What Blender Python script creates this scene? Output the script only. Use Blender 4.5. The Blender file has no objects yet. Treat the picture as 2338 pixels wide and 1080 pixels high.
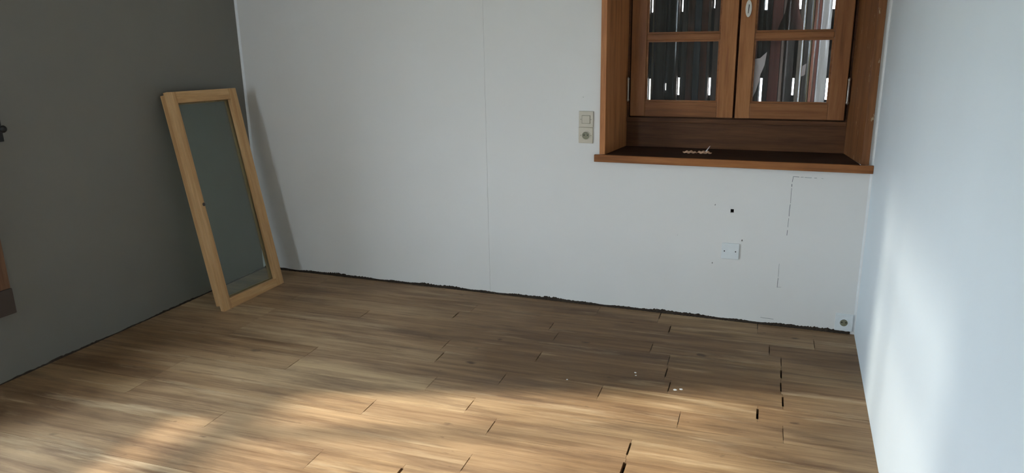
import bpy, bmesh, math, random
from mathutils import Matrix, Vector

random.seed(7)
scene = bpy.context.scene
C = scene.collection

# ------------------------------------------------------------------ camera
cam_data = bpy.data.cameras.new('camera')
cam_data.sensor_width = 36.0
cam_data.lens = 25.765
cam_data.clip_start = 0.02
cam = bpy.data.objects.new('camera', cam_data)
rt = Vector((0.93512, 0.35393, -0.01711))
up = Vector((-0.07834, 0.25361, 0.96413))
fw = Vector((-0.34557, 0.90023, -0.26488))
m = Matrix.Identity(4)
for i in range(3):
    m[i][0] = rt[i]; m[i][1] = up[i]; m[i][2] = -fw[i]
m[2][3] = 1.45
cam.matrix_world = m
C.objects.link(cam)
scene.camera = cam

# ------------------------------------------------------------------ room size (metres)
XL, XR = -3.179, 0.366          # left / right wall planes
YB, YR = 3.7216, -1.30          # far (window) wall and the wall behind the camera
ZC = 2.70

# ------------------------------------------------------------------ sky, sun, exposure
world = bpy.data.worlds.new('world'); scene.world = world
world.use_nodes = True
bg = world.node_tree.nodes['Background']
bg.inputs['Color'].default_value = (0.74, 0.87, 1.0, 1)
bg.inputs['Strength'].default_value = 14.8

sun_data = bpy.data.lights.new('sun', 'SUN')
sun_data.energy = 8.8
sun_data.angle = math.radians(3.6)
sun_data.color = (1.0, 0.93, 0.80)
sun = bpy.data.objects.new('sun', sun_data)
az, el = math.atan2(1.0, .34), math.radians(21.0)
sd = Vector((math.sin(az) * math.cos(el), math.cos(az) * math.cos(el), -math.sin(el)))
sun.rotation_euler = sd.to_track_quat('-Z', 'Y').to_euler()
sun.location = (-8, -1.5, 3.5)
C.objects.link(sun)

# openings of the low window in the left wall, just outside the frame: (y0, y1, z0, z1)
SIDE = [(0.38, 1.86, 0.395, 2.42)]
REAR = (-3.00, -2.36, 1.10, 2.05)                          # unseen opening behind the camera, added for fill light
for i, (a, b, z0, z1) in enumerate(SIDE[:1]):               # a sky portal sits in the opening
    pl = bpy.data.lights.new('sky_portal', 'AREA')
    pl.shape = 'RECTANGLE'; pl.size = b - a; pl.size_y = z1 - z0
    pl.cycles.is_portal = True
    po = bpy.data.objects.new('sky_portal', pl)
    po.location = (XL - .12, (a + b) / 2, (z0 + z1) / 2)
    po.rotation_euler = (math.radians(90), 0, math.radians(-90))
    C.objects.link(po)

pl = bpy.data.lights.new('sky_portal', 'AREA')
pl.shape = 'RECTANGLE'; pl.size = REAR[1] - REAR[0]; pl.size_y = REAR[3] - REAR[2]
pl.cycles.is_portal = True
po = bpy.data.objects.new('sky_portal', pl)
po.location = ((REAR[0] + REAR[1]) / 2, YR - .10, (REAR[2] + REAR[3]) / 2)
po.rotation_euler = (math.radians(90), 0, 0)
C.objects.link(po)

vs = scene.view_settings
vs.view_transform = 'Standard'; vs.look = 'None'; vs.gamma = 1.0
vs.use_curve_mapping = False
vs.exposure = 0.66

# ------------------------------------------------------------------ material helpers
def new_mat(name):
    mt = bpy.data.materials.new(name); mt.use_nodes = True
    nt = mt.node_tree
    b = nt.nodes['Principled BSDF']
    return mt, nt, b

def N(nt, t, **kw):
    n = nt.nodes.new(t)
    for k, v in kw.items(): setattr(n, k, v)
    return n

def ramp(nt, fac, stops):
    r = N(nt, 'ShaderNodeValToRGB')
    e = r.color_ramp.elements
    while len(e) < len(stops): e.new(0.5)
    for el_, (p, c) in zip(e, stops):
        el_.position = p; el_.color = (*c, 1) if len(c) == 3 else c
    nt.links.new(fac, r.inputs[0])
    return r.outputs[0]

def noise(nt, vec, scale, detail=4, rough=.55):
    n = N(nt, 'ShaderNodeTexNoise')
    n.inputs['Scale'].default_value = scale; n.inputs['Detail'].default_value = detail
    n.inputs['Roughness'].default_value = rough
    if vec is not None: nt.links.new(vec, n.inputs['Vector'])
    return n.outputs['Fac']

def mapping(nt, src, scale=(1, 1, 1), loc=(0, 0, 0)):
    mp = N(nt, 'ShaderNodeMapping')
    mp.inputs['Scale'].default_value = scale; mp.inputs['Location'].default_value = loc
    nt.links.new(src, mp.inputs['Vector'])
    return mp.outputs[0]

def mixc(nt, fac, a, b, mode='MIX'):
    x = N(nt, 'ShaderNodeMix', data_type='RGBA', blend_type=mode)
    for k, v in ((0, fac), (6, a), (7, b)):
        if hasattr(v, 'links') or hasattr(v, 'is_linked'): nt.links.new(v, x.inputs[k])
        elif k == 0: x.inputs[0].default_value = v
        else: x.inputs[k].default_value = (*v, 1)
    return x.outputs[2]

def bump(nt, b, h, strength, dist=.002):
    bp = N(nt, 'ShaderNodeBump')
    bp.inputs['Strength'].default_value = strength; bp.inputs['Distance'].default_value = dist
    nt.links.new(h, bp.inputs['Height']); nt.links.new(bp.outputs[0], b.inputs['Normal'])

def mat_paint(name, col, var=.03, rough=.55, tint=None):
    mt, nt, b = new_mat(name)
    tc = N(nt, 'ShaderNodeTexCoord').outputs['Object']
    n1 = noise(nt, tc, 1.6, 3)
    c2 = tint or tuple(max(0, v * (1 - var * 2)) for v in col)
    nt.links.new(ramp(nt, n1, [(.3, col), (.75, c2)]), b.inputs['Base Color'])
    b.inputs['Roughness'].default_value = rough
    b.inputs['Specular IOR Level'].default_value = .35
    bump(nt, b, noise(nt, mapping(nt, tc, (60, 60, 25)), 1.5, 4), .12, .001)
    return mt

def mat_plain(name, col, rough=.5, metal=0.0, var=.08, scale=30):
    mt, nt, b = new_mat(name)
    tc = N(nt, 'ShaderNodeTexCoord').outputs['Object']
    n1 = noise(nt, tc, scale, 3)
    nt.links.new(ramp(nt, n1, [(.3, col), (.8, tuple(v * (1 - var) for v in col))]), b.inputs['Base Color'])
    b.inputs['Roughness'].default_value = rough; b.inputs['Metallic'].default_value = metal
    return mt

def mat_wood(name, light, mid, dark, axis='Z', rough=.42, grain=26, stretch=14, flecks=None, spec=.22):
    """grain runs along the object's given axis"""
    mt, nt, b = new_mat(name)
    tc = N(nt, 'ShaderNodeTexCoord').outputs['Object']
    oi = N(nt, 'ShaderNodeObjectInfo')
    add = N(nt, 'ShaderNodeVectorMath', operation='ADD')
    sc_ = N(nt, 'ShaderNodeMath', operation='MULTIPLY'); sc_.inputs[1].default_value = 37.0
    nt.links.new(oi.outputs['Random'], sc_.inputs[0])
    nt.links.new(tc, add.inputs[0]); nt.links.new(sc_.outputs[0], add.inputs[1])
    s = [grain] * 3; s['XYZ'.index(axis)] = grain / stretch
    v = mapping(nt, add.outputs[0], s)
    g1 = noise(nt, v, 1.0, 6, .62)
    g2 = noise(nt, mapping(nt, add.outputs[0], [k * 5 for k in s]), 1.0, 3, .6)
    col = ramp(nt, g1, [(.30, light), (.52, mid), (.74, dark)])
    col = mixc(nt, .35, col, ramp(nt, g2, [(.35, (1, 1, 1)), (.75, (.45, .40, .36))]), 'MULTIPLY')
    if flecks:
        fn = noise(nt, mapping(nt, tc, (50, 50, 12)), 1.0, 5, .7)
        col = mixc(nt, ramp(nt, fn, [(.64, (0, 0, 0)), (.70, (1, 1, 1))]), col, flecks)
    nt.links.new(col, b.inputs['Base Color'])
    b.inputs['Roughness'].default_value = rough
    b.inputs['Specular IOR Level'].default_value = spec
    bump(nt, b, g2, .15, .001)
    return mt

def mat_glass(name, tint, gloss=.12, rough=.02, scatter=0.0, edge=.5):
    mt = bpy.data.materials.new(name); mt.use_nodes = True
    nt = mt.node_tree; nt.nodes.clear()
    out = N(nt, 'ShaderNodeOutputMaterial')
    tr = N(nt, 'ShaderNodeBsdfTransparent'); tr.inputs[0].default_value = (*tint, 1)
    gl = N(nt, 'ShaderNodeBsdfGlossy'); gl.inputs['Roughness'].default_value = rough
    lw = N(nt, 'ShaderNodeLayerWeight'); lw.inputs[0].default_value = .35
    ad = N(nt, 'ShaderNodeMath', operation='MULTIPLY_ADD'); ad.inputs[1].default_value = edge; ad.inputs[2].default_value = gloss
    ad.use_clamp = True
    nt.links.new(lw.outputs['Facing'], ad.inputs[0])
    mx = N(nt, 'ShaderNodeMixShader')
    nt.links.new(ad.outputs[0], mx.inputs[0]); nt.links.new(tr.outputs[0], mx.inputs[1]); nt.links.new(gl.outputs[0], mx.inputs[2])
    last = mx.outputs[0]
    if scatter:                                     # a thin film of dust on the pane
        tc = N(nt, 'ShaderNodeTexCoord').outputs['Object']
        dn = noise(nt, tc, 6, 5, .65)
        df = N(nt, 'ShaderNodeBsdfDiffuse'); df.inputs[0].default_value = (.72, .76, .72, 1)
        mm = N(nt, 'ShaderNodeMath', operation='MULTIPLY'); mm.inputs[1].default_value = scatter * 2
        nt.links.new(dn, mm.inputs[0])
        m2 = N(nt, 'ShaderNodeMixShader')
        nt.links.new(mm.outputs[0], m2.inputs[0]); nt.links.new(last, m2.inputs[1]); nt.links.new(df.outputs[0], m2.inputs[2])
        last = m2.outputs[0]
    nt.links.new(last, out.inputs[0])
    return mt

OFFX, OFFY = 8.8, 0.9  # noise offset that puts the painted floor shade at left and far
def mat_floor():
    mt, nt, b = new_mat('worn_pine_boards')
    tc = N(nt, 'ShaderNodeTexCoord').outputs['Object']
    oi = N(nt, 'ShaderNodeObjectInfo').outputs['Random']
    mul = N(nt, 'ShaderNodeMath', operation='MULTIPLY'); mul.inputs[1].default_value = 61.0
    nt.links.new(oi, mul.inputs[0])
    add = N(nt, 'ShaderNodeVectorMath', operation='ADD')
    nt.links.new(tc, add.inputs[0]); nt.links.new(mul.outputs[0], add.inputs[1])
    v = add.outputs[0]
    grain = noise(nt, mapping(nt, v, (1.5, 34, 34)), 1.0, 7, .66)
    fine = noise(nt, mapping(nt, v, (6, 150, 150)), 1.0, 5, .65)
    base = ramp(nt, oi, [(0, (.37, .240, .130)), (.35, (.46, .312, .178)), (.7, (.41, .278, .162)), (1, (.52, .372, .218))])
    col = mixc(nt, .75, base, ramp(nt, grain, [(.30, (1.25, 1.22, 1.15)), (.50, (.92, .88, .84)), (.70, (.46, .36, .30))]), 'MULTIPLY')
    col = mixc(nt, .40, col, ramp(nt, fine, [(.35, (1, 1, 1)), (.72, (.55, .50, .46))]), 'MULTIPLY')
    # grey-brown patches of old finish, long in the direction of the boards and crossing from board to board
    fl = N(nt, 'ShaderNodeNewGeometry').outputs['Position']
    smear = noise(nt, mapping(nt, fl, (1.3, 10, 1)), 1.0, 7, .68)
    col = mixc(nt, ramp(nt, smear, [(.48, (0, 0, 0)), (.70, (.75, .75, .75))]), col, (.140, .082, .050))
    smear2 = noise(nt, mapping(nt, v, (2.4, 24, 24), (3, 8, 1)), 1.0, 6, .68)
    col = mixc(nt, ramp(nt, smear2, [(.56, (0, 0, 0)), (.74, (.55, .55, .55))]), col, (.115, .070, .050))
    # a few stains
    spot = noise(nt, mapping(nt, fl, (9, 16, 1), (2, 5, 0)), 1.0, 3, .5)
    col = mixc(nt, ramp(nt, spot, [(.70, (0, 0, 0)), (.80, (.7, .7, .7))]), col, (.07, .045, .032))
    # small knots and nail marks
    vo = N(nt, 'ShaderNodeTexVoronoi'); vo.inputs['Scale'].default_value = 1.0; vo.voronoi_dimensions = '2D'
    wb = N(nt, 'ShaderNodeTexNoise'); wb.inputs['Scale'].default_value = 30
    nt.links.new(fl, wb.inputs['Vector'])
    wa = N(nt, 'ShaderNodeVectorMath', operation='MULTIPLY_ADD'); wa.inputs[1].default_value = (.10, .10, 0)
    nt.links.new(wb.outputs['Color'], wa.inputs[0]); nt.links.new(mapping(nt, fl, (2.9, 5.6, 1)), wa.inputs[2])
    nt.links.new(wa.outputs[0], vo.inputs['Vector'])
    gate = noise(nt, mapping(nt, fl, (5, 7, 1), (4, 9, 0)), 1.0, 2, .5)
    sub = N(nt, 'ShaderNodeMapRange'); sub.inputs[1].default_value = .50; sub.inputs[2].default_value = .72
    sub.inputs[3].default_value = .12; sub.inputs[4].default_value = -.03
    nt.links.new(gate, sub.inputs[0])
    sm = N(nt, 'ShaderNodeMath', operation='ADD')
    nt.links.new(vo.outputs['Distance'], sm.inputs[0]); nt.links.new(sub.outputs[0], sm.inputs[1])
    col = mixc(nt, ramp(nt, sm.outputs[0], [(.03, (.8, .8, .8)), (.095, (0, 0, 0))]), col, (.070, .042, .026))
    # painted shade: broad noise darkening laid over the left and far floor
    floor_shade = noise(nt, mapping(nt, fl, (.55, .75, 1), (OFFX, OFFY, 0)), 1.0, 4, .6)
    col = mixc(nt, ramp(nt, floor_shade, [(.40, (0, 0, 0)), (.62, (1, 1, 1))]), col, mixc(nt, 1.0, col, (.48, .42, .35), 'MULTIPLY'))
    # pale wear
    wear = noise(nt, mapping(nt, v, (1.3, 14, 14), (9, 4, 2)), 1.0, 7, .66)
    col = mixc(nt, ramp(nt, wear, [(.56, (0, 0, 0)), (.75, (.55, .55, .55))]), col, (.66, .51, .32))
    nt.links.new(col, b.inputs['Base Color'])
    b.inputs['Roughness'].default_value = .55
    b.inputs['Specular IOR Level'].default_value = .28
    bump(nt, b, fine, .2, .001)
    return mt

M = {}
M['white'] = mat_paint('white_wall_paint', (.785, .77, .735), .02)
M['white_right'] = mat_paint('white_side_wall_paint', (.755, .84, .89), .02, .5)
M['taupe'] = mat_paint('dark_taupe_wall_paint', (.215, .205, .178), .06, .6, (.190, .185, .165))
M['ceiling'] = mat_paint('ceiling_paint', (.78, .78, .76), .02)
M['caulk'] = mat_plain('white_caulk', (.82, .84, .84), .45)
M['dark'] = mat_plain('dark_void', (.022, .018, .015), .9)
M['crack'] = mat_plain('crack_grey', (.13, .15, .15), .9)
M['dirt'] = mat_plain('floor_edge_dirt', (.045, .030, .019), .95, 0, .6, 90)
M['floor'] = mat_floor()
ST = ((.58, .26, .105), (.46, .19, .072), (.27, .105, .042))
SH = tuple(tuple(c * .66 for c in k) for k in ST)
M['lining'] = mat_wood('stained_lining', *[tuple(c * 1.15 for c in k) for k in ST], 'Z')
M['stain_z'] = mat_wood('stained_wood_upright', *SH, 'Z')
M['stain_x'] = mat_wood('stained_wood_level', *SH, 'X')
M['stain_lite'] = mat_wood('stained_wood_pale', (.50, .235, .095), (.41, .175, .065), (.26, .10, .04), 'Z')
M['stain_dark'] = mat_wood('stained_wood_old_dark', (.20, .085, .036), (.13, .055, .024), (.06, .026, .013), 'X', .5)
M['sill'] = mat_wood('shaded_sill_board', (.075, .038, .022), (.045, .024, .015), (.02, .012, .009), 'X', .6)  # near-black tone paints the shade on top of the sill
M['nosing'] = mat_wood('stained_nosing', (.42, .17, .058), (.30, .115, .038), (.15, .055, .02), 'X', .45)  # brighter copy of the sill wood, painted as its lit front edge
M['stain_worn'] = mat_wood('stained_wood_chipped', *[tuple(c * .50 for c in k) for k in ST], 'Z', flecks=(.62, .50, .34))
PN = ((.74, .48, .245), (.64, .385, .175), (.48, .255, .10))
M['pine_z'] = mat_wood('raw_pine_upright', *PN, 'Z', .5, 30, 18)
M['pine_y'] = mat_wood('raw_pine_level', *PN, 'Y', .5, 30, 18)
M['glass'] = mat_glass('window_glass', (.93, .935, .935), .015, .02, .015, .15)
M['sash_glass'] = mat_glass('dusty_sash_glass', (.82, .88, .85), .02, .06, .05, .15)
M['clear_sheet'] = mat_glass('clear_corrugated_sheet', (.80, .78, .76), .02, .08, 0, .10)
def mat_sheer():  # half-clear cloth for the added sheet that dims the sun
    mt = bpy.data.materials.new('sun_dimmer_cloth'); mt.use_nodes = True
    nt = mt.node_tree; nt.nodes.clear()
    out = N(nt, 'ShaderNodeOutputMaterial')
    tr = N(nt, 'ShaderNodeBsdfTransparent'); tl = N(nt, 'ShaderNodeBsdfTranslucent'); tl.inputs[0].default_value = (.80, .82, .84, 1)
    wv = noise(nt, mapping(nt, N(nt, 'ShaderNodeTexCoord').outputs['Object'], (400, 400, 400)), 1.0, 1)
    mx = N(nt, 'ShaderNodeMixShader')
    mr = N(nt, 'ShaderNodeMapRange'); mr.inputs[3].default_value = .55; mr.inputs[4].default_value = .72
    nt.links.new(wv, mr.inputs[0]); nt.links.new(mr.outputs[0], mx.inputs[0])
    nt.links.new(tr.outputs[0], mx.inputs[1]); nt.links.new(tl.outputs[0], mx.inputs[2]); nt.links.new(mx.outputs[0], out.inputs[0])
    return mt
M['sheer'] = mat_sheer()
M['plate'] = mat_plain('cream_plastic', (.60, .54, .43), .35)
M['plate_white'] = mat_plain('white_plastic', (.775, .81, .81), .32)
M['socket_in'] = mat_plain('olive_plastic', (.21, .20, .125), .4)
M['metal'] = mat_plain('dull_metal', (.45, .42, .38), .35, .8)
M['iron'] = mat_plain('black_iron', (.012, .011, .010), .5)
M['paper'] = mat_plain('torn_paper', (.72, .64, .63), .8)
M['shaving'] = mat_plain('wood_shaving', (.72, .46, .30), .7, 0, .3, 60)
M['escutcheon'] = mat_plain('white_enamel', (.78, .76, .68), .35)
M['dark_band'] = mat_plain('dark_brown_wood', (.060, .042, .033), .6)
M['terracotta'] = mat_plain('brown_clay', (.16, .055, .040), .6)

# ------------------------------------------------------------------ mesh helpers
def bm_new(): return bmesh.new()

def box(bm, x0, x1, y0, y1, z0, z1):
    vs_ = [bm.verts.new(p) for p in ((x0, y0, z0), (x1, y0, z0), (x1, y1, z0), (x0, y1, z0),
                                     (x0, y0, z1), (x1, y0, z1), (x1, y1, z1), (x0, y1, z1))]
    for f in ((0, 3, 2, 1), (4, 5, 6, 7), (0, 1, 5, 4), (1, 2, 6, 5), (2, 3, 7, 6), (3, 0, 4, 7)):
        bm.faces.new([vs_[i] for i in f])
    return vs_

def prism(bm, pts, axis, a, b):
    """polygon pts (2-D) extruded along axis from a to b"""
    def P(p, t):
        if axis == 'Z': return (p[0], p[1], t)
        if axis == 'Y': return (p[0], t, p[1])
        return (t, p[0], p[1])
    A = [bm.verts.new(P(p, a)) for p in pts]; B = [bm.verts.new(P(p, b)) for p in pts]
    bm.faces.new(A); bm.faces.new(list(reversed(B)))
    n = len(pts)
    for i in range(n): bm.faces.new((A[i], B[i], B[(i + 1) % n], A[(i + 1) % n]))

def lathe(bm, prof, center, axis='Z', seg=20):
    """prof: list of (radius, t) along axis"""
    rings = []
    for r, t in prof:
        ring = []
        for k in range(seg):
            a = 2 * math.pi * k / seg
            c, s = r * math.cos(a), r * math.sin(a)
            p = {'Z': (c, s, t), 'Y': (c, t, s), 'X': (t, c, s)}[axis]
            ring.append(bm.verts.new(Vector(p) + Vector(center)))
        rings.append(ring)
    for A, B in zip(rings, rings[1:]):
        for k in range(seg): bm.faces.new((A[k], A[(k + 1) % seg], B[(k + 1) % seg], B[k]))
    bm.faces.new(rings[0]); bm.faces.new(rings[-1])

def obj(name, bm, mat, parent=None, bevel=0, smooth=False, origin=None):
    bmesh.ops.recalc_face_normals(bm, faces=bm.faces)
    if bevel:
        bmesh.ops.bevel(bm, geom=[e for e in bm.edges if e.is_manifold and e.calc_face_angle(0) > .5],
                        offset=bevel, segments=2, affect='EDGES', profile=.6)
    me = bpy.data.meshes.new(name)
    if origin is not None:
        bmesh.ops.translate(bm, verts=bm.verts, vec=-Vector(origin))
    bm.to_mesh(me); bm.free()
    if smooth:
        for p in me.polygons: p.use_smooth = True
    me.materials.append(mat if not isinstance(mat, str) else M[mat])
    o = bpy.data.objects.new(name, me); C.objects.link(o)
    if origin is not None: o.location = origin
    if parent is not None: o.parent = parent
    return o

def boxo(name, b, mat, parent=None, bevel=0, **kw):
    bm = bm_new(); box(bm, *b); return obj(name, bm, mat, parent, bevel, **kw)

def empty(name, loc=(0, 0, 0)):
    o = bpy.data.objects.new(name, None); o.location = loc; o.empty_display_size = .1
    C.objects.link(o); return o

def tag(o, label=None, cat=None, group=None, kind=None):
    if label: o['label'] = label
    if cat: o['category'] = cat
    if group: o['group'] = group
    if kind: o['kind'] = kind
    return o

def holed(bm, u0, u1, w0, w1, holes, t0, t1, axis='Y'):
    """slab with rectangular openings; u is x (or y for axis X), w is z"""
    us = sorted({u0, u1, *[h[0] for h in holes], *[h[1] for h in holes]})
    ws = sorted({w0, w1, *[h[2] for h in holes], *[h[3] for h in holes]})
    us = [u for u in us if u0 <= u <= u1]; ws = [w for w in ws if w0 <= w <= w1]
    V = {}
    def vert(i, j, t):
        k = (i, j, t)
        if k not in V:
            tt = (t0, t1)[t]
            V[k] = bm.verts.new((us[i], tt, ws[j]) if axis == 'Y' else (tt, us[i], ws[j]))
        return V[k]
    def solid(i, j):
        if i < 0 or j < 0 or i >= len(us) - 1 or j >= len(ws) - 1: return False
        cu, cw = (us[i] + us[i + 1]) / 2, (ws[j] + ws[j + 1]) / 2
        return not any(h[0] < cu < h[1] and h[2] < cw < h[3] for h in holes)
    for i in range(len(us) - 1):
        for j in range(len(ws) - 1):
            if not solid(i, j): continue
            bm.faces.new((vert(i, j, 0), vert(i + 1, j, 0), vert(i + 1, j + 1, 0), vert(i, j + 1, 0)))
            bm.faces.new((vert(i, j, 1), vert(i, j + 1, 1), vert(i + 1, j + 1, 1), vert(i + 1, j, 1)))
            if not solid(i - 1, j): bm.faces.new((vert(i, j, 0), vert(i, j + 1, 0), vert(i, j + 1, 1), vert(i, j, 1)))
            if not solid(i + 1, j): bm.faces.new((vert(i + 1, j, 0), vert(i + 1, j, 1), vert(i + 1, j + 1, 1), vert(i + 1, j + 1, 0)))
            if not solid(i, j - 1): bm.faces.new((vert(i, j, 0), vert(i, j, 1), vert(i + 1, j, 1), vert(i + 1, j, 0)))
            if not solid(i, j + 1): bm.faces.new((vert(i, j + 1, 0), vert(i + 1, j + 1, 0), vert(i + 1, j + 1, 1), vert(i, j + 1, 1)))

# ------------------------------------------------------------------ room shell
T = .20
SEAM = -1.570
WIN = (-0.915, 0.335, 0.835, 2.24)                          # hole for the window
small = [(-.255, -.239, .574, .593), (-.333, -.329, .606, .613), (-.512, -.509, .435, .439),
         (-.193, -.188, .431, .439), (-.331, -.327, .300, .308), (-1.022, -1.019, 1.133, 1.137)]
BT = .016
bm = bm_new(); holed(bm, SEAM + .0006, XR, 0.0, ZC, [WIN] + small, YB, YB + BT)
wall_back = tag(obj('wall_back', bm, 'white'), kind='structure')
bm = bm_new(); box(bm, XL, SEAM - .0006, YB + .0004, YB + BT, 0, ZC)
obj('wall_panel', bm, 'white', wall_back)
bm = bm_new(); holed(bm, XL - T, XR + T, -.06, ZC, [(-.99, .40, .70, 2.34)], YB + BT + .02, YB + BT + .26)
obj('masonry', bm, 'dark', wall_back)

bm = bm_new(); holed(bm, YR, YB + BT + .02, 0.0, ZC, SIDE, XL - .40, XL, 'X')
tag(obj('wall_left', bm, 'taupe'), kind='structure')
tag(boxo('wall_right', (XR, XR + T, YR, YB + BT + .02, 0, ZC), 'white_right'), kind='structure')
bm = bm_new(); holed(bm, XL - T, XR + T, 0, ZC, [REAR], YR - .16, YR)
tag(obj('wall_rear', bm, 'white'), kind='structure')
bm = bm_new(); holed(bm, REAR[0], REAR[1], REAR[2], REAR[3], [(REAR[0] + .045, REAR[1] - .045, REAR[2] + .05, REAR[3] - .05)], YR - .13, YR - .07)
w3 = tag(obj('fill_window', bm, 'stain_z'), kind='structure')
boxo('glass_pane', (REAR[0] + .044, REAR[1] - .044, YR - .102, YR - .098, REAR[2] + .049, REAR[3] - .049), 'glass', w3)
bm = bm_new(); prism(bm, [(XL - .40, 2.66), (XL - .40, 2.78), (XL - 1.30, 2.78), (XL - 1.30, 2.74)], 'Y', YR, YB)  # unseen overhang added to cut skylight on the floor below the window
tag(obj('sky_blocker', bm, 'dark'), kind='structure')
tag(boxo('ceiling', (XL - T, XR + T, YR - .16, YB + .3, ZC, ZC + .1), 'ceiling'), kind='structure')

# white caulk lines up the two far corners
bm = bm_new(); prism(bm, [(XL, YB), (XL + .012, YB), (XL + .003, YB - .003), (XL, YB - .010)], 'Z', .0, ZC)
tag(obj('trim_1', bm, 'caulk'), kind='structure')
bm = bm_new(); prism(bm, [(XR, YB), (XR - .010, YB), (XR - .002, YB - .003), (XR, YB - .012)], 'Z', .015, ZC)
tag(obj('trim_2', bm, 'caulk'), kind='structure')

# thin cracks and paint lines of the patched-up panel under the window
def crack(pts, w=.0016):
    bm = bm_new()
    for (xa, za), (xb, zb) in zip(pts, pts[1:]):
        d = Vector((xb - xa, zb - za)); n = Vector((-d.y, d.x)).normalized() * w / 2
        prism(bm, [(xa + n.x, za + n.y), (xb + n.x, zb + n.y), (xb - n.x, zb - n.y), (xa - n.x, za - n.y)], 'Y', YB - .0004, YB + .001)
    return obj('crack', bm, 'crack', wall_back)
crack([(.022, .745), (.025, .772), (.052, .771)], .0022)
crack([(.057, .7705), (.071, .771)]); crack([(.075, .770), (.092, .7695), (.107, .770)])
crack([(.118, .769), (.130, .7695)]); crack([(.15, .7690), (.158, .769)], .001)
crack([(.021, .735), (.0215, .722)], .003); crack([(.0215, .715), (.022, .64)]); crack([(.0215, .635), (.020, .60), (.0205, .575)], .0022)
crack([(.020, .565), (.019, .52)]); crack([(.019, .505), (.018, .478)], .0022)
crack([(-.006, .330), (-.006, .262)], .0010); crack([(-.006, .255), (-.0065, .205)], .0020)
crack([(-.0065, .207), (.012, .209)], .0008)
crack([(-.075, .036), (-.05, .0345), (-.012, .034)], .0016)
# ragged line of plaster crumbs and dirt along the foot of the far wall
def ragged(name, x0, x1, place, hmin, hmax, step, parent, mat='dirt'):
    bm = bm_new(); rng = random.Random(3)
    n = int((x1 - x0) / step); prev = None
    for i in range(n + 1):
        t = x0 + (x1 - x0) * i / n
        h = hmin + (hmax - hmin) * (.5 + .3 * math.sin(t * 9) + .2 * math.sin(t * 31 + 1)) * rng.uniform(.35, 1)
        q = [bm.verts.new(place(t, d, z)) for d, z in ((.0, -.001), (.0035 + rng.uniform(0, .004), -.001), (.002, h), (.0, h))]
        if prev:
            for k in range(4): bm.faces.new((prev[k], prev[(k + 1) % 4], q[(k + 1) % 4], q[k]))
        prev = q
    return obj(name, bm, mat, parent)
ragged('dirt_line', XL, XR - .02, lambda t, d, z: (t, YB - d, z), .009, .024, .006, wall_back)
ragged('dirt_line', .3, YB, lambda t, d, z: (XL + d, t, z), .003, .013, .012, bpy.data.objects['wall_left'])

# earth outside the house on the side of the low window
bm = bm_new(); box(bm, -40, XL - .42, -30, 30, -.5, -.30)
tag(obj('ground', bm, mat_plain('garden_earth', (.16, .15, .10), .95, 0, .4, 3)), kind='structure')

# ------------------------------------------------------------------ floor: boards laid on a sub-floor
floor = tag(boxo('floor', (XL - T, XR + T, YR - .16, YB + .05, -.075, -.024), 'dark'), kind='structure')
S = 1.45
th = math.atan(.035)                                        # the boards run two degrees off the far wall
ux, uy = math.cos(th), math.sin(th)
# row edges as distance from the far wall at x = 0
edges = [-.20, .13, .262, .385, .508, .634, .766]
while edges[-1] < YB - YR + .30: edges.append(edges[-1] + .1325)
# board ends seen in the photograph: (distance from far wall, x, width of the open joint)
J = [(.005, -.059, 2), (.069, -.399, 3), (.085, -.626, 1), (.091, .12, 2), (.128, -.205, 3), (.184, -.349, 3), (.224, -.02, 2),
     (.247, -.753, 2), (.284, -.387, 2), (.299, -1.123, 4), (.317, .015, 2), (.334, -.713, 2), (.365, -.321, 1.5), (.368, -1.457, 2),
     (.407, .014, 4), (.465, -.317, 3), (.486, -1.05, 1.5), (.498, .012, 3), (.514, -.723, 2.5), (.561, -.297, 2.5), (.57, -1.029, 3),
     (.593, .016, 4), (.646, -.357, 2.5), (.651, -.483, 2), (.685, -.05, 5), (.699, -.782, 2), (.736, -.249, 1.5), (.762, -.977, 1.5),
     (.774, .014, 1.5), (.817, -1.458, 2), (.842, -.815, 2.5), (.883, -.716, 6), (.918, -.351, 4), (.948, -1.084, 2),
     (.976, -.717, 2.5), (1.009, -.349, 7), (1.155, -.716, 2), (1.222, -1.083, 1.5), (1.244, -.854, 6)]
rows = {}
for d, x, g in J:
    b_ = (d + .035 * x) * S
    for k in range(len(edges) - 1):
        if edges[k] <= b_ < edges[k + 1]:
            rows.setdefault(k, []).append((x * S, g * .0018)); break
joist = [.021, -.507, -1.04, -1.57, -2.11, -2.64]
rng = random.Random(11)
ORG = Vector((0, YB, 0))
def to_world(u, v): return (u * ux + v * uy, YB + u * uy - v * ux)       # v = distance from the far wall
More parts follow.
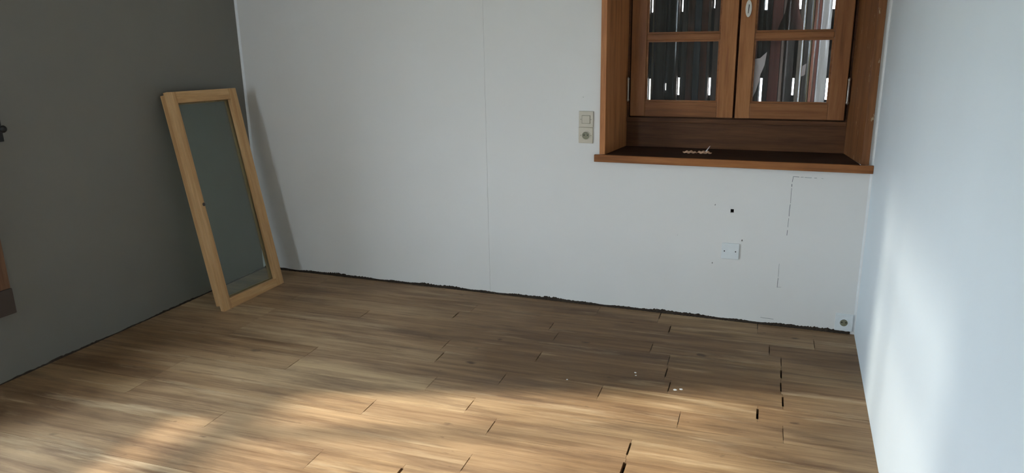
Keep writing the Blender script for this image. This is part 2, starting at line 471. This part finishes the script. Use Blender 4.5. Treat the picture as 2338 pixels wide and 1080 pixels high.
for k in range(len(edges) - 1):
    v0, v1 = edges[k] + .0004, edges[k + 1] - .0004
    js = sorted(rows.get(k, []))
    clean = []
    for x, g in js:
        if not clean or x - clean[-1][0] > .12: clean.append((x, g))
    js = clean
    far_left = [j for j in joist if all(abs(j - x) > .9 for x, _ in js)]
    if far_left: js.append((rng.choice(far_left), .001))
    if not rows.get(k) and rng.random() < .6: js.append((rng.choice([-.507, .021]) , .001))
    js = sorted(set(js))
    clean = []
    for x, g in js:
        if not clean or x - clean[-1][0] > .3: clean.append((x, g))
    js = clean
    ends = [(XL - .18, 0)] + js + [(XR + .18, 0)]
    for (xa, ga), (xb, gb) in zip(ends, ends[1:]):
        xa += .035 * 0; L_ = xb - xa
        w = v1 - v0
        # the open joint only shows over part of the width: the rest of the end is tight
        na, nb = v0 + w * .18, v0 + w * .82
        tight = .0005
        pts = [(xa + tight, v0), (xb - tight, v0)]
        if gb > .0012: pts += [(xb - tight, na), (xb - gb / 2, na), (xb - gb / 2, nb), (xb - tight, nb)]
        pts += [(xb - tight, v1), (xa + tight, v1)]
        if ga > .0012: pts += [(xa + tight, nb), (xa + ga / 2, nb), (xa + ga / 2, na), (xa + tight, na)]
        cx, cv = (xa + xb) / 2, (v0 + v1) / 2
        bm = bm_new()
        lift = rng.uniform(-.0006, .0003)
        prism(bm, [(p[0] - cx, -(p[1] - cv)) for p in pts], 'Z', -.023, lift)
        bmesh.ops.recalc_face_normals(bm, faces=bm.faces)
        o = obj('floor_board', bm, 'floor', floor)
        wx, wy = to_world(cx, cv)
        o.location = (wx, wy, 0); o.rotation_euler = (0, 0, th)

for fx, fy, fr in ((-.563, 2.961, .0055), (-.374, 2.854, .0075), (-.350, 2.867, .0065), (-.556, 2.935, .004), (-.83, 2.80, .004)):
    bm = bm_new(); lathe(bm, [(fr, -.0005), (fr * .9, .0008), (fr * .4, .0012)], (fx, fy, 0), 'Z', 9)
    for v_ in bm.verts: v_.co.x = fx + (v_.co.x - fx) * random.uniform(.6, 1.5)
    obj('paint_fleck', bm, 'caulk', floor)

# ------------------------------------------------------------------ window_1: deep stained-wood window
w1 = tag(empty('window_1', (-.29, YB, 0)), kind='structure')
def wpart(name, bm, mat, parent=w1, bevel=0, smooth=False):
    o = obj(name, bm, mat, None, bevel, smooth)
    o.parent = parent
    o.matrix_parent_inverse = Matrix.Translation(-Vector(parent_loc(parent)))
    return o
def parent_loc(p):
    v = Vector(p.location)
    while p.parent: p = p.parent; v += Vector(p.location)
    return v
def wbox(name, b, mat, parent=w1, bevel=0):
    bm = bm_new(); box(bm, *b); return wpart(name, bm, mat, parent, bevel)
YS = 4.020                                                  # front face of the sashes
ZT = 2.20
# splayed linings
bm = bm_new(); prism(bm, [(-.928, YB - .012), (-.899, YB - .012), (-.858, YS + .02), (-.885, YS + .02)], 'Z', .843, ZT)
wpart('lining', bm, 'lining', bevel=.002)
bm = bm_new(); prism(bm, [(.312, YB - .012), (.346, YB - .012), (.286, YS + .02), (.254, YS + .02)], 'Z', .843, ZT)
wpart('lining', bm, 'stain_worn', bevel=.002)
bm = bm_new(); prism(bm, [(-.928, YB - .012), (.346, YB - .012), (.286, YS + .02), (-.885, YS + .02)], 'Z', ZT, ZT + .03)
wpart('lining_head', bm, 'stain_x', bevel=.002)
bm = bm_new(); prism(bm, [(-.899, YB - .014), (.312, YB - .014), (.254, YS + .04), (-.858, YS + .04)], 'Z', .806, .8425)
wsill = wpart('window_sill', bm, 'sill')
wbox('sill_nosing', (-.952, .3655, YB - .032, YB - .014, .806, .8435), 'nosing', w1, .003)
# fixed frame
wbox('frame_bottom', (-.885, .286, YS + .020, YS + .075, .843, .986), 'stain_dark', bevel=.002)
wbox('frame_ledge', (-.858, .254, YS + .006, YS + .020, .980, 1.004), 'stain_dark', bevel=.003)
wbox('frame_jamb', (-.885, -.846, YS + .020, YS + .09, .986, ZT), 'stain_dark')
wbox('frame_jamb', (.246, .286, YS + .020, YS + .09, .986, ZT), 'stain_dark')
wbox('frame_stop', (-.846, .246, YS + .050, YS + .078, .986, 1.034), 'stain_dark')
wbox('frame_stop', (-.846, -.822, YS + .050, YS + .085, 1.034, ZT - .02), 'stain_dark')
wbox('frame_stop', (.222, .246, YS + .050, YS + .085, 1.034, ZT - .02), 'stain_dark')
wbox('frame_head', (-.846, .246, YS + .020, YS + .09, ZT - .02, ZT), 'stain_dark')

def sash(x0, x1, px0, px1, yo, lite):
    s = empty('sash', (0, 0, 0)); s.parent = w1
    s.location = (x0 - w1.location.x, 0, 1.012)
    y0, y1 = YS + yo, YS + yo + .045
    zb, zt = 1.012, ZT - .022
    pb = [1.090, 1.443, 1.796]; ph = .320
    wbox('stile', (x0, px0, y0, y1, zb, zt), lite[0], s, .003)
    wbox('stile', (px1, x1, y0, y1, zb, zt), lite[1], s, .003)
    wbox('rail', (px0, px1, y0 + .001, y1, zb, pb[0]), 'stain_x', s, .003)
    wbox('rail', (px0, px1, y0 + .001, y1, pb[2] + ph, zt), 'stain_x', s, .003)
    for z in (pb[0] + ph, pb[1] + ph): wbox('muntin', (px0, px1, y0 + .004, y1 - .004, z, z + .033), 'stain_x', s, .006)
    for z in pb:
        wbox('glass_pane', (px0 - .004, px1 + .004, y0 + .024, y0 + .028, z - .004, z + ph + .004), 'glass', s)
        bm = bm_new()                                       # glazing bead around the pane
        holed(bm, px0, px1, z, z + ph, [(px0 + .009, px1 - .009, z + .009, z + ph - .009)], y0 + .012, y0 + .023)
        wpart('glazing_bead', bm, 'stain_x', s)
    return s
sl = sash(-.838, -.297, -.758, -.379, 0, ('stain_z', 'stain_lite'))
sr = sash(-.285, .238, -.212, .160, -.006, ('stain_lite', 'stain_z'))
# rebated cover strip behind the meeting stiles
wbox('cover_strip', (-.330, -.25, YS + .048, YS + .062, 1.012, ZT - .022), 'stain_dark', sl)
for xh, s in ((-.8495, sl), (.2455, sr)):
    for zc in (1.155, 2.0):
        bm = bm_new()
        lathe(bm, [(.002, -.066), (.0075, -.060), (.0075, -.054), (.0055, -.050), (.0055, .050), (.0070, .054), (.0075, .058), (.003, .066)], (xh, YS - .006, zc), 'Z', 14)
        wpart('hinge', bm, 'metal', s, smooth=True)
# enamel keyhole plate on the right sash
bm = bm_new()
pts = [(-.249 + .015 * math.cos(a) , 1.558 + .042 * math.sin(a)) for a in [2 * math.pi * i / 24 for i in range(24)]]
prism(bm, pts, 'Y', YS - .012, YS - .006)
e_ = wpart('keyhole_plate', bm, 'escutcheon', sr, .0015); e_['label'] = 'white oval keyhole plate'
bm = bm_new(); prism(bm, [(-.251, 1.535), (-.248, 1.535), (-.245, 1.575), (-.249, 1.580)], 'Y', YS - .0128, YS - .011)
wpart('keyhole', bm, 'dark', sr)

# ------------------------------------------------------------------ outside the window: slatted screen and clear corrugated sheet inside added sky-blocking boards
YO = 4.36
scr = empty('slatted_screen', (-.3, YO, .55))
tag(scr, 'brown slatted screen with slits made to imitate glints outside the window', 'screen')
glint_slits = [(-.798, 1.07, 1.19, .009), (-.632, 1.10, 1.197, .009), (-.458, 1.10, 1.197, .009), (-.180, 1.062, 1.196, .011), (-.013, 1.105, 1.196, .009), (.159, 1.083, 1.196, .010),  # cut so that bright sky stands in for glints on the sheet
         (-.793, 1.562, 1.70, .013), (-.626, 1.562, 1.68, .009), (-.452, 1.576, 1.62, .006), (-.181, 1.559, 1.70, .011), (-.009, 1.559, 1.70, .011), (.156, 1.555, 1.70, .012),
         (-.706, 1.125, 1.165, .004),]
def spart(name, bm, mat, bevel=0):
    o = obj(name, bm, mat, None, bevel); o.parent = scr; o.matrix_parent_inverse = Matrix.Translation(-Vector(scr.location)); return o
bm = bm_new(); holed(bm, -1.4, .9, .5, 2.62, [(x - w / 2, x + w / 2, a, b) for x, a, b, w in glint_slits], YO + .02, YO + .024)
spart('back_board', bm, mat_plain('grey_brown_board', (.060, .052, .046), .7))
cols = {'k': (.075, .070, .066), 'g': (.26, .235, .20), 'b': (.17, .185, .21), 'r': (.44, .20, .135), 'o': (.80, .42, .22), 'm': (.25, .105, .085), 'w': (.80, .86, .90), 'l': (.46, .37, .32)}
cm = {k: mat_wood('slat_' + n, tuple(min(.9, v * 1.9) for v in cols[k]), tuple(min(.85, v * 1.5) for v in cols[k]), tuple(v * .6 for v in cols[k]), 'Z', .55)
      for k, n in zip('kgbromwl', ('black', 'olive', 'blue_grey', 'red_brown', 'orange', 'maroon', 'white', 'taupe'))}
sl_list = [(-.86, -.807, 'g'), (-.790, -.781, 'o'), (-.770, -.712, 'g'), (-.700, -.660, 'k'), (-.656, -.641, 'l'), (-.622, -.595, 'g'), (-.592, -.556, 'r'), (-.553, -.520, 'b'),
           (-.517, -.482, 'r'), (-.479, -.467, 'l'), (-.449, -.41, 'l'), (-.407, -.35, 'm'), (-.29, -.246, 'l'), (-.243, -.212, 'm'), (-.209, -.190, 'k'), (-.170, -.148, 'k'),
           (-.145, -.092, 'm'), (-.088, -.068, 'l'), (-.064, -.022, 'k'), (-.004, .019, 'g'), (.021, .025, 'o'), (.027, .056, 'k'), (.058, .063, 'o'), (.066, .082, 'r'), (.085, .099, 'm'), (.102, .150, 'w'), (.168, .20, 'w'),
           (.205, .30, 'g')]
for a, b, c in sl_list:
    bm = bm_new(); d = random.uniform(0, .006); box(bm, a, b, YO - d, YO + .018, .5, 2.62); spart('slat', bm, cm[c], .0015)
bm = bm_new(); box(bm, -1.4, .9, YB + .28, YO + .1, 2.62, 2.66); spart('sky_cover', bm, 'stain_dark')  # unseen top and side boards added to keep skylight off the slats
for a in (-1.42, .90):
    bm = bm_new(); box(bm, a, a + .02, YB + .28, YO + .03, .48, 2.62); spart('side_cover', bm, 'stain_dark')
bm = bm_new(); box(bm, -1.4, .9, YB + .28, YO + .03, .48, .5); spart('bottom_board', bm, 'stain_dark')

bm = bm_new(); n = 260; prev = None; a0, a1 = -1.15, .60
for i in range(n + 1):
    x = a0 + (a1 - a0) * i / n
    y = 4.175 + .012 * math.cos(2 * math.pi * (x + .798) / .0842)
    q_ = [bm.verts.new((x, y, .56)), bm.verts.new((x, y, 2.55)), bm.verts.new((x, y + .0015, 2.55)), bm.verts.new((x, y + .0015, .56))]
    if prev:
        for k in range(4): bm.faces.new((prev[k], prev[(k + 1) % 4], q_[(k + 1) % 4], q_[k]))
    prev = q_
cs = obj('corrugated_sheet', bm, 'clear_sheet', smooth=False, origin=(-.27, 4.175, .56))
tag(cs, 'clear corrugated plastic sheet hanging just outside the window panes', 'plastic sheet')

bm = bm_new()
lathe(bm, [(.066, 1.42), (.068, 1.445), (.055, 1.49), (.036, 1.54), (.028, 1.60), (.022, 1.66), (.008, 1.70), (.003, 2.618)], (-.045, 4.268, 0), 'Z', 24)
hb = obj('clay_bell', bm, 'terracotta', smooth=True, origin=(-.045, 4.268, 1.42))
tag(hb, 'dark reddish-brown bell-shaped object outside the upper right pane', 'ornament')

def flat(name, pts, y0, y1, mat):
    bm = bm_new(); prism(bm, pts, 'Y', y0, y1); return obj(name, bm, mat, origin=(sum(p[0] for p in pts) / len(pts), y0, min(p[1] for p in pts)))
tag(flat('torn_paper', [(-.208, 1.311), (-.180, 1.315), (-.148, 1.346), (-.156, 1.280), (-.168, 1.245), (-.172, 1.236), (-.177, 1.202), (-.190, 1.150), (-.205, 1.113), (-.207, 1.175), (-.203, 1.20), (-.208, 1.234)], 4.0435, 4.0442, 'paper'),
    'torn pale paper scrap stuck on the left side of the lower right pane', 'paper')
tag(flat('torn_paper', [(.022, 1.225), (.025, 1.276), (.042, 1.288), (.040, 1.235), (.034, 1.228)], 4.0435, 4.0442, 'paper'),
    'tiny grey paper scrap stuck near the middle of the lower right pane', 'paper')

# ------------------------------------------------------------------ shavings on the sill
def shaving(cx, cy, lx, ly, label, spike=False, seed=1):
    r = random.Random(seed); bm = bm_new()
    nu, nv = 12, 5; V0 = []
    for lay in (0, 1):
        L2 = []
        for i in range(nu + 1):
            row = []
            for j in range(nv + 1):
                u, v = i / nu * 2 - 1, j / nv * 2 - 1
                wv = math.sqrt(max(0, 1 - u * u * .92))
                z = .002 + .010 * (1 - v * v) * wv + .003 * math.sin(i * 1.7 + seed)
                if spike and i in (7, 8) and j == nv: z += .012
                row.append(bm.verts.new((u * lx, v * ly * wv + .004 * math.sin(i), max(z, .0012) - lay * .0011)))
            L2.append(row)
        V0.append(L2)
    for lay in (0, 1):
        for i in range(nu):
            for j in range(nv):
                A = V0[lay]; bm.faces.new((A[i][j], A[i + 1][j], A[i + 1][j + 1], A[i][j + 1]))
    o = obj('wood_shaving', bm, 'shaving', smooth=True); o.location = (cx, cy, .843)
    tag(o, label, 'wood shaving', 'wood shavings on the window sill')
    if spike:
        bm = bm_new(); prism(bm, [(.002, .006), (.010, .006), (.030, .040), (.024, .036)], 'Y', -.001, .001)
        obj('curl_tip', bm, 'paper', o)['label'] = 'pale upright splinter'
    return o
shaving(-.487, 3.872, .036, .016, 'small curled tan wood shaving on the window sill, the left of two', seed=2)
shaving(-.415, 3.880, .038, .020, 'tan wood shaving with a pale upright splinter on the window sill', True, 5)

# ------------------------------------------------------------------ wall plates
def plate_box(name, x0, x1, z0, z1, mat, parent, d=.009, bv=.003, base=0.0):
    bm = bm_new(); box(bm, x0, x1, -base - d, -base, z0, z1); return obj(name, bm, mat, parent, bv)
def socket_inner(parent, cx, cz, d, r=.0205, mat='plate', inmat='socket_in', pins=True):
    bm = bm_new()
    seg = 28
    prof = [(r + .004, 0), (r + .0035, -.0025), (r, -.0025), (r - .001, .0)]
    lathe(bm, [(r + .004, -d + .001), (r + .004, -d - .0022), (r, -d - .0026), (r - .0015, -d - .0004)], (cx, 0, cz), 'Y', seg)
    rim = obj('socket_rim', bm, mat, parent, smooth=False)
    bm = bm_new(); lathe(bm, [(r - .0008, -d + .0005), (r - .0008, -d - .0012)], (cx, 0, cz), 'Y', seg)
    obj('socket_well', bm, inmat, rim)
    for sx in (-1, 1):
        bm = bm_new(); lathe(bm, [(.0034, -d - .0010), (.0034, -d - .0016)], (cx + sx * .0095, 0, cz + .002), 'Y', 12)
        obj('pin_hole', bm, 'dark', rim)
    bm = bm_new(); lathe(bm, [(.0026, -d - .001), (.0026, -d - .0035), (.0012, -d - .006)], (cx, 0, cz + .011), 'Y', 12)
    obj('earth_pin', bm, 'metal', rim)
    return rim
tx, tz = -1.0025, .898
sw = empty('light_switch', (tx, YB, tz)); tag(sw, 'cream double wall plate with switch above socket, left of the window', 'switch plate')
plate_box('switch_plate', -.039, .038, .0825, .166, 'plate', sw)
plate_box('switch_rocker', -.0205, .0215, .104, .143, 'plate', sw, .004, .0015, .0085)
plate_box('rocker_surround', -.0225, .0235, .102, .145, 'socket_in', sw, .0008, 0, .0085)
plate_box('socket_plate', -.040, .037, 0, .0820, 'plate', sw)
rim = socket_inner(sw, 0, .0405, .009)
for sx, z in ((-.027, .124), (.027, .124), (-.027, .041), (.027, .041)):
    bm = bm_new(); lathe(bm, [(.0022, -.0085), (.0022, -.0102)], (sx, 0, z), 'Y', 10); obj('screw', bm, 'socket_in', sw)

s2 = empty('wall_socket', (.3135, YB, .016)); tag(s2, 'white wall socket with olive centre, low in the right corner', 'socket')
plate_box('socket_plate', -.040, .0405, 0, .088, 'plate_white', s2, .010)
socket_inner(s2, 0, .043, .010, .0185, 'plate_white')

cp = empty('blank_wall_plate', (-.2435, YB, .334)); tag(cp, 'white blank cover plate with two screws under the window', 'cover plate')
plate_box('cover', -.0425, .0425, 0, .083, 'plate_white', cp, .008, .0025)
for sx in (-.0285, .026):
    bm = bm_new(); lathe(bm, [(.0032, -.0075), (.0032, -.0090)], (sx, 0, .041), 'Y', 12); obj('screw', bm, 'dark', cp)

# ------------------------------------------------------------------ casement leaning on the dark wall
W_, H_, FR = .522, 1.215, .061
lean = math.atan2(.232, 1.19)
root = empty('casement_frame', (-2.858, 2.985, 0))
tag(root, 'unfinished pine casement with a single glass pane leaning in the left corner', 'window frame')
# local axes: y along the width, z up the sash, x out of its front face (front at x=0, back at x=-.075)
def member(name, y0, y1, z0, z1, mat, rear):
    bm = bm_new()
    box(bm, -.026, 0, y0, y1, z0, z1)
    r0, r1, q0, q1 = rear
    box(bm, -.054, -.0255, y0 + r0, y1 - r1, z0 + q0, z1 - q1)
    return obj(name, bm, mat, root, .0025)
member('stile', 0, FR, 0, H_, 'pine_z', (.004, .010, .032, .012))
member('stile', W_ - FR, W_, 0, H_, 'pine_z', (.010, .004, .032, .012))
member('bottom_rail', FR, W_ - FR, 0, FR, 'pine_y', (-.012, -.012, .030, .010))
member('top_rail', FR, W_ - FR, H_ - FR, H_, 'pine_y', (-.012, -.012, .010, .012))
bm = bm_new(); box(bm, -.034, -.030, FR - .006, W_ - FR + .006, FR - .006, H_ - FR + .006)
obj('glass_pane', bm, 'sash_glass', root)
bm = bm_new(); holed(bm, FR - .004, W_ - FR + .004, FR - .004, H_ - FR + .004, [(FR + .006, W_ - FR - .006, FR + .006, H_ - FR - .006)], -.046, -.0345, 'X')
obj('glazing_bead', bm, 'pine_z', root)
bm = bm_new(); lathe(bm, [(.010, -.004), (.010, .0012), (.006, .002)], (0, FR - .008, .600), 'X', 16)
obj('wood_knot', bm, 'dark_band', root)
for z in (H_ - .10, .22):
    bm = bm_new(); lathe(bm, [(.006, -.05), (.011, -.045), (.011, .045), (.006, .05)], (-.063, W_ - .03, z), 'Z', 12)
    h = obj('hinge_knuckle', bm, 'metal', root, smooth=True)
root.rotation_euler = (math.radians(-1.6), -lean, math.radians(0.3))

# ------------------------------------------------------------------ things at the left edge
w2 = tag(empty('window_2', (XL, 1.155, .30)), kind='structure')     # stained window in the left wall: only its far casing shows
def w2box(name, x0, x1, y0, y1, z0, z1, mat, bevel=.003):
    bm = bm_new(); box(bm, x0, x1, y0 - 1.155, y1 - 1.155, z0 - .30, z1 - .30); return obj(name, bm, mat, w2, bevel)
pm = mat_wood('casing_wood', (.24, .135, .075), (.17, .085, .048), (.10, .045, .025), 'Z')
w2box('casing', .0005, .020, 1.862, 2.065, .415, 2.42, pm)
w2box('casing', .0005, .020, .18, .378, .415, 2.42, pm)
w2box('casing_head', .0005, .022, .18, 2.065, 2.421, 2.58, pm)
w2box('casing_foot', .0005, .024, 1.862, 2.068, .300, .4145, 'dark_band')
w2box('casing_foot', .0005, .024, .177, .379, .300, .4145, 'dark_band')
w2box('bottom_rail', -.115, -.070, .38, 1.86, .490, .575, pm, 0)
w2box('rail_block', -.115, -.070, 1.62, 1.86, .396, .489, pm, 0)
w2box('mullion', -.115, -.070, 1.47, 1.52, .576, 2.42, pm)
w2box('transom', -.115, -.070, .38, 1.47, 1.98, 2.05, pm)
w2box('transom', -.115, -.070, 1.52, 1.86, 1.98, 2.05, pm)
for (a, b, z0, z1) in ((.385, 1.468, .577, 1.978), (1.522, 1.858, .577, 1.978), (.385, 1.468, 2.052, 2.418), (1.522, 1.858, 2.052, 2.418)):
    w2box('glass_pane', -.096, -.092, a, b, z0, z1, 'glass', 0)
bm = bm_new(); box(bm, -.150, -.1485, .382 - 1.155, 1.858 - 1.155, 1.36 - .30, 2.418 - .30)
obj('sun_dimmer', bm, 'sheer', w2)  # unseen cloth added to dim the sun on the right wall
bm = bm_new(); lathe(bm, [(.009, .385 - 1.155), (.009, 1.855 - 1.155)], (-.149, 0, 1.355 - .30), 'Y', 12); obj('dimmer_bar', bm, pm, w2)
hk = empty('coat_hook', (XL, 2.155, 1.09)); tag(hk, 'small black iron hook on the taupe wall at left edge', 'hook')
bm = bm_new(); lathe(bm, [(.016, 0), (.018, .004), (.012, .012), (.008, .03), (.013, .036), (.016, .044), (.012, .052), (.004, .055)], (0, 0, .012), 'X', 16)
obj('knob', bm, 'iron', hk, smooth=True)
bm = bm_new(); box(bm, 0, .005, -.022, .022, -.045, .05); obj('back_plate', bm, 'iron', hk, .002)
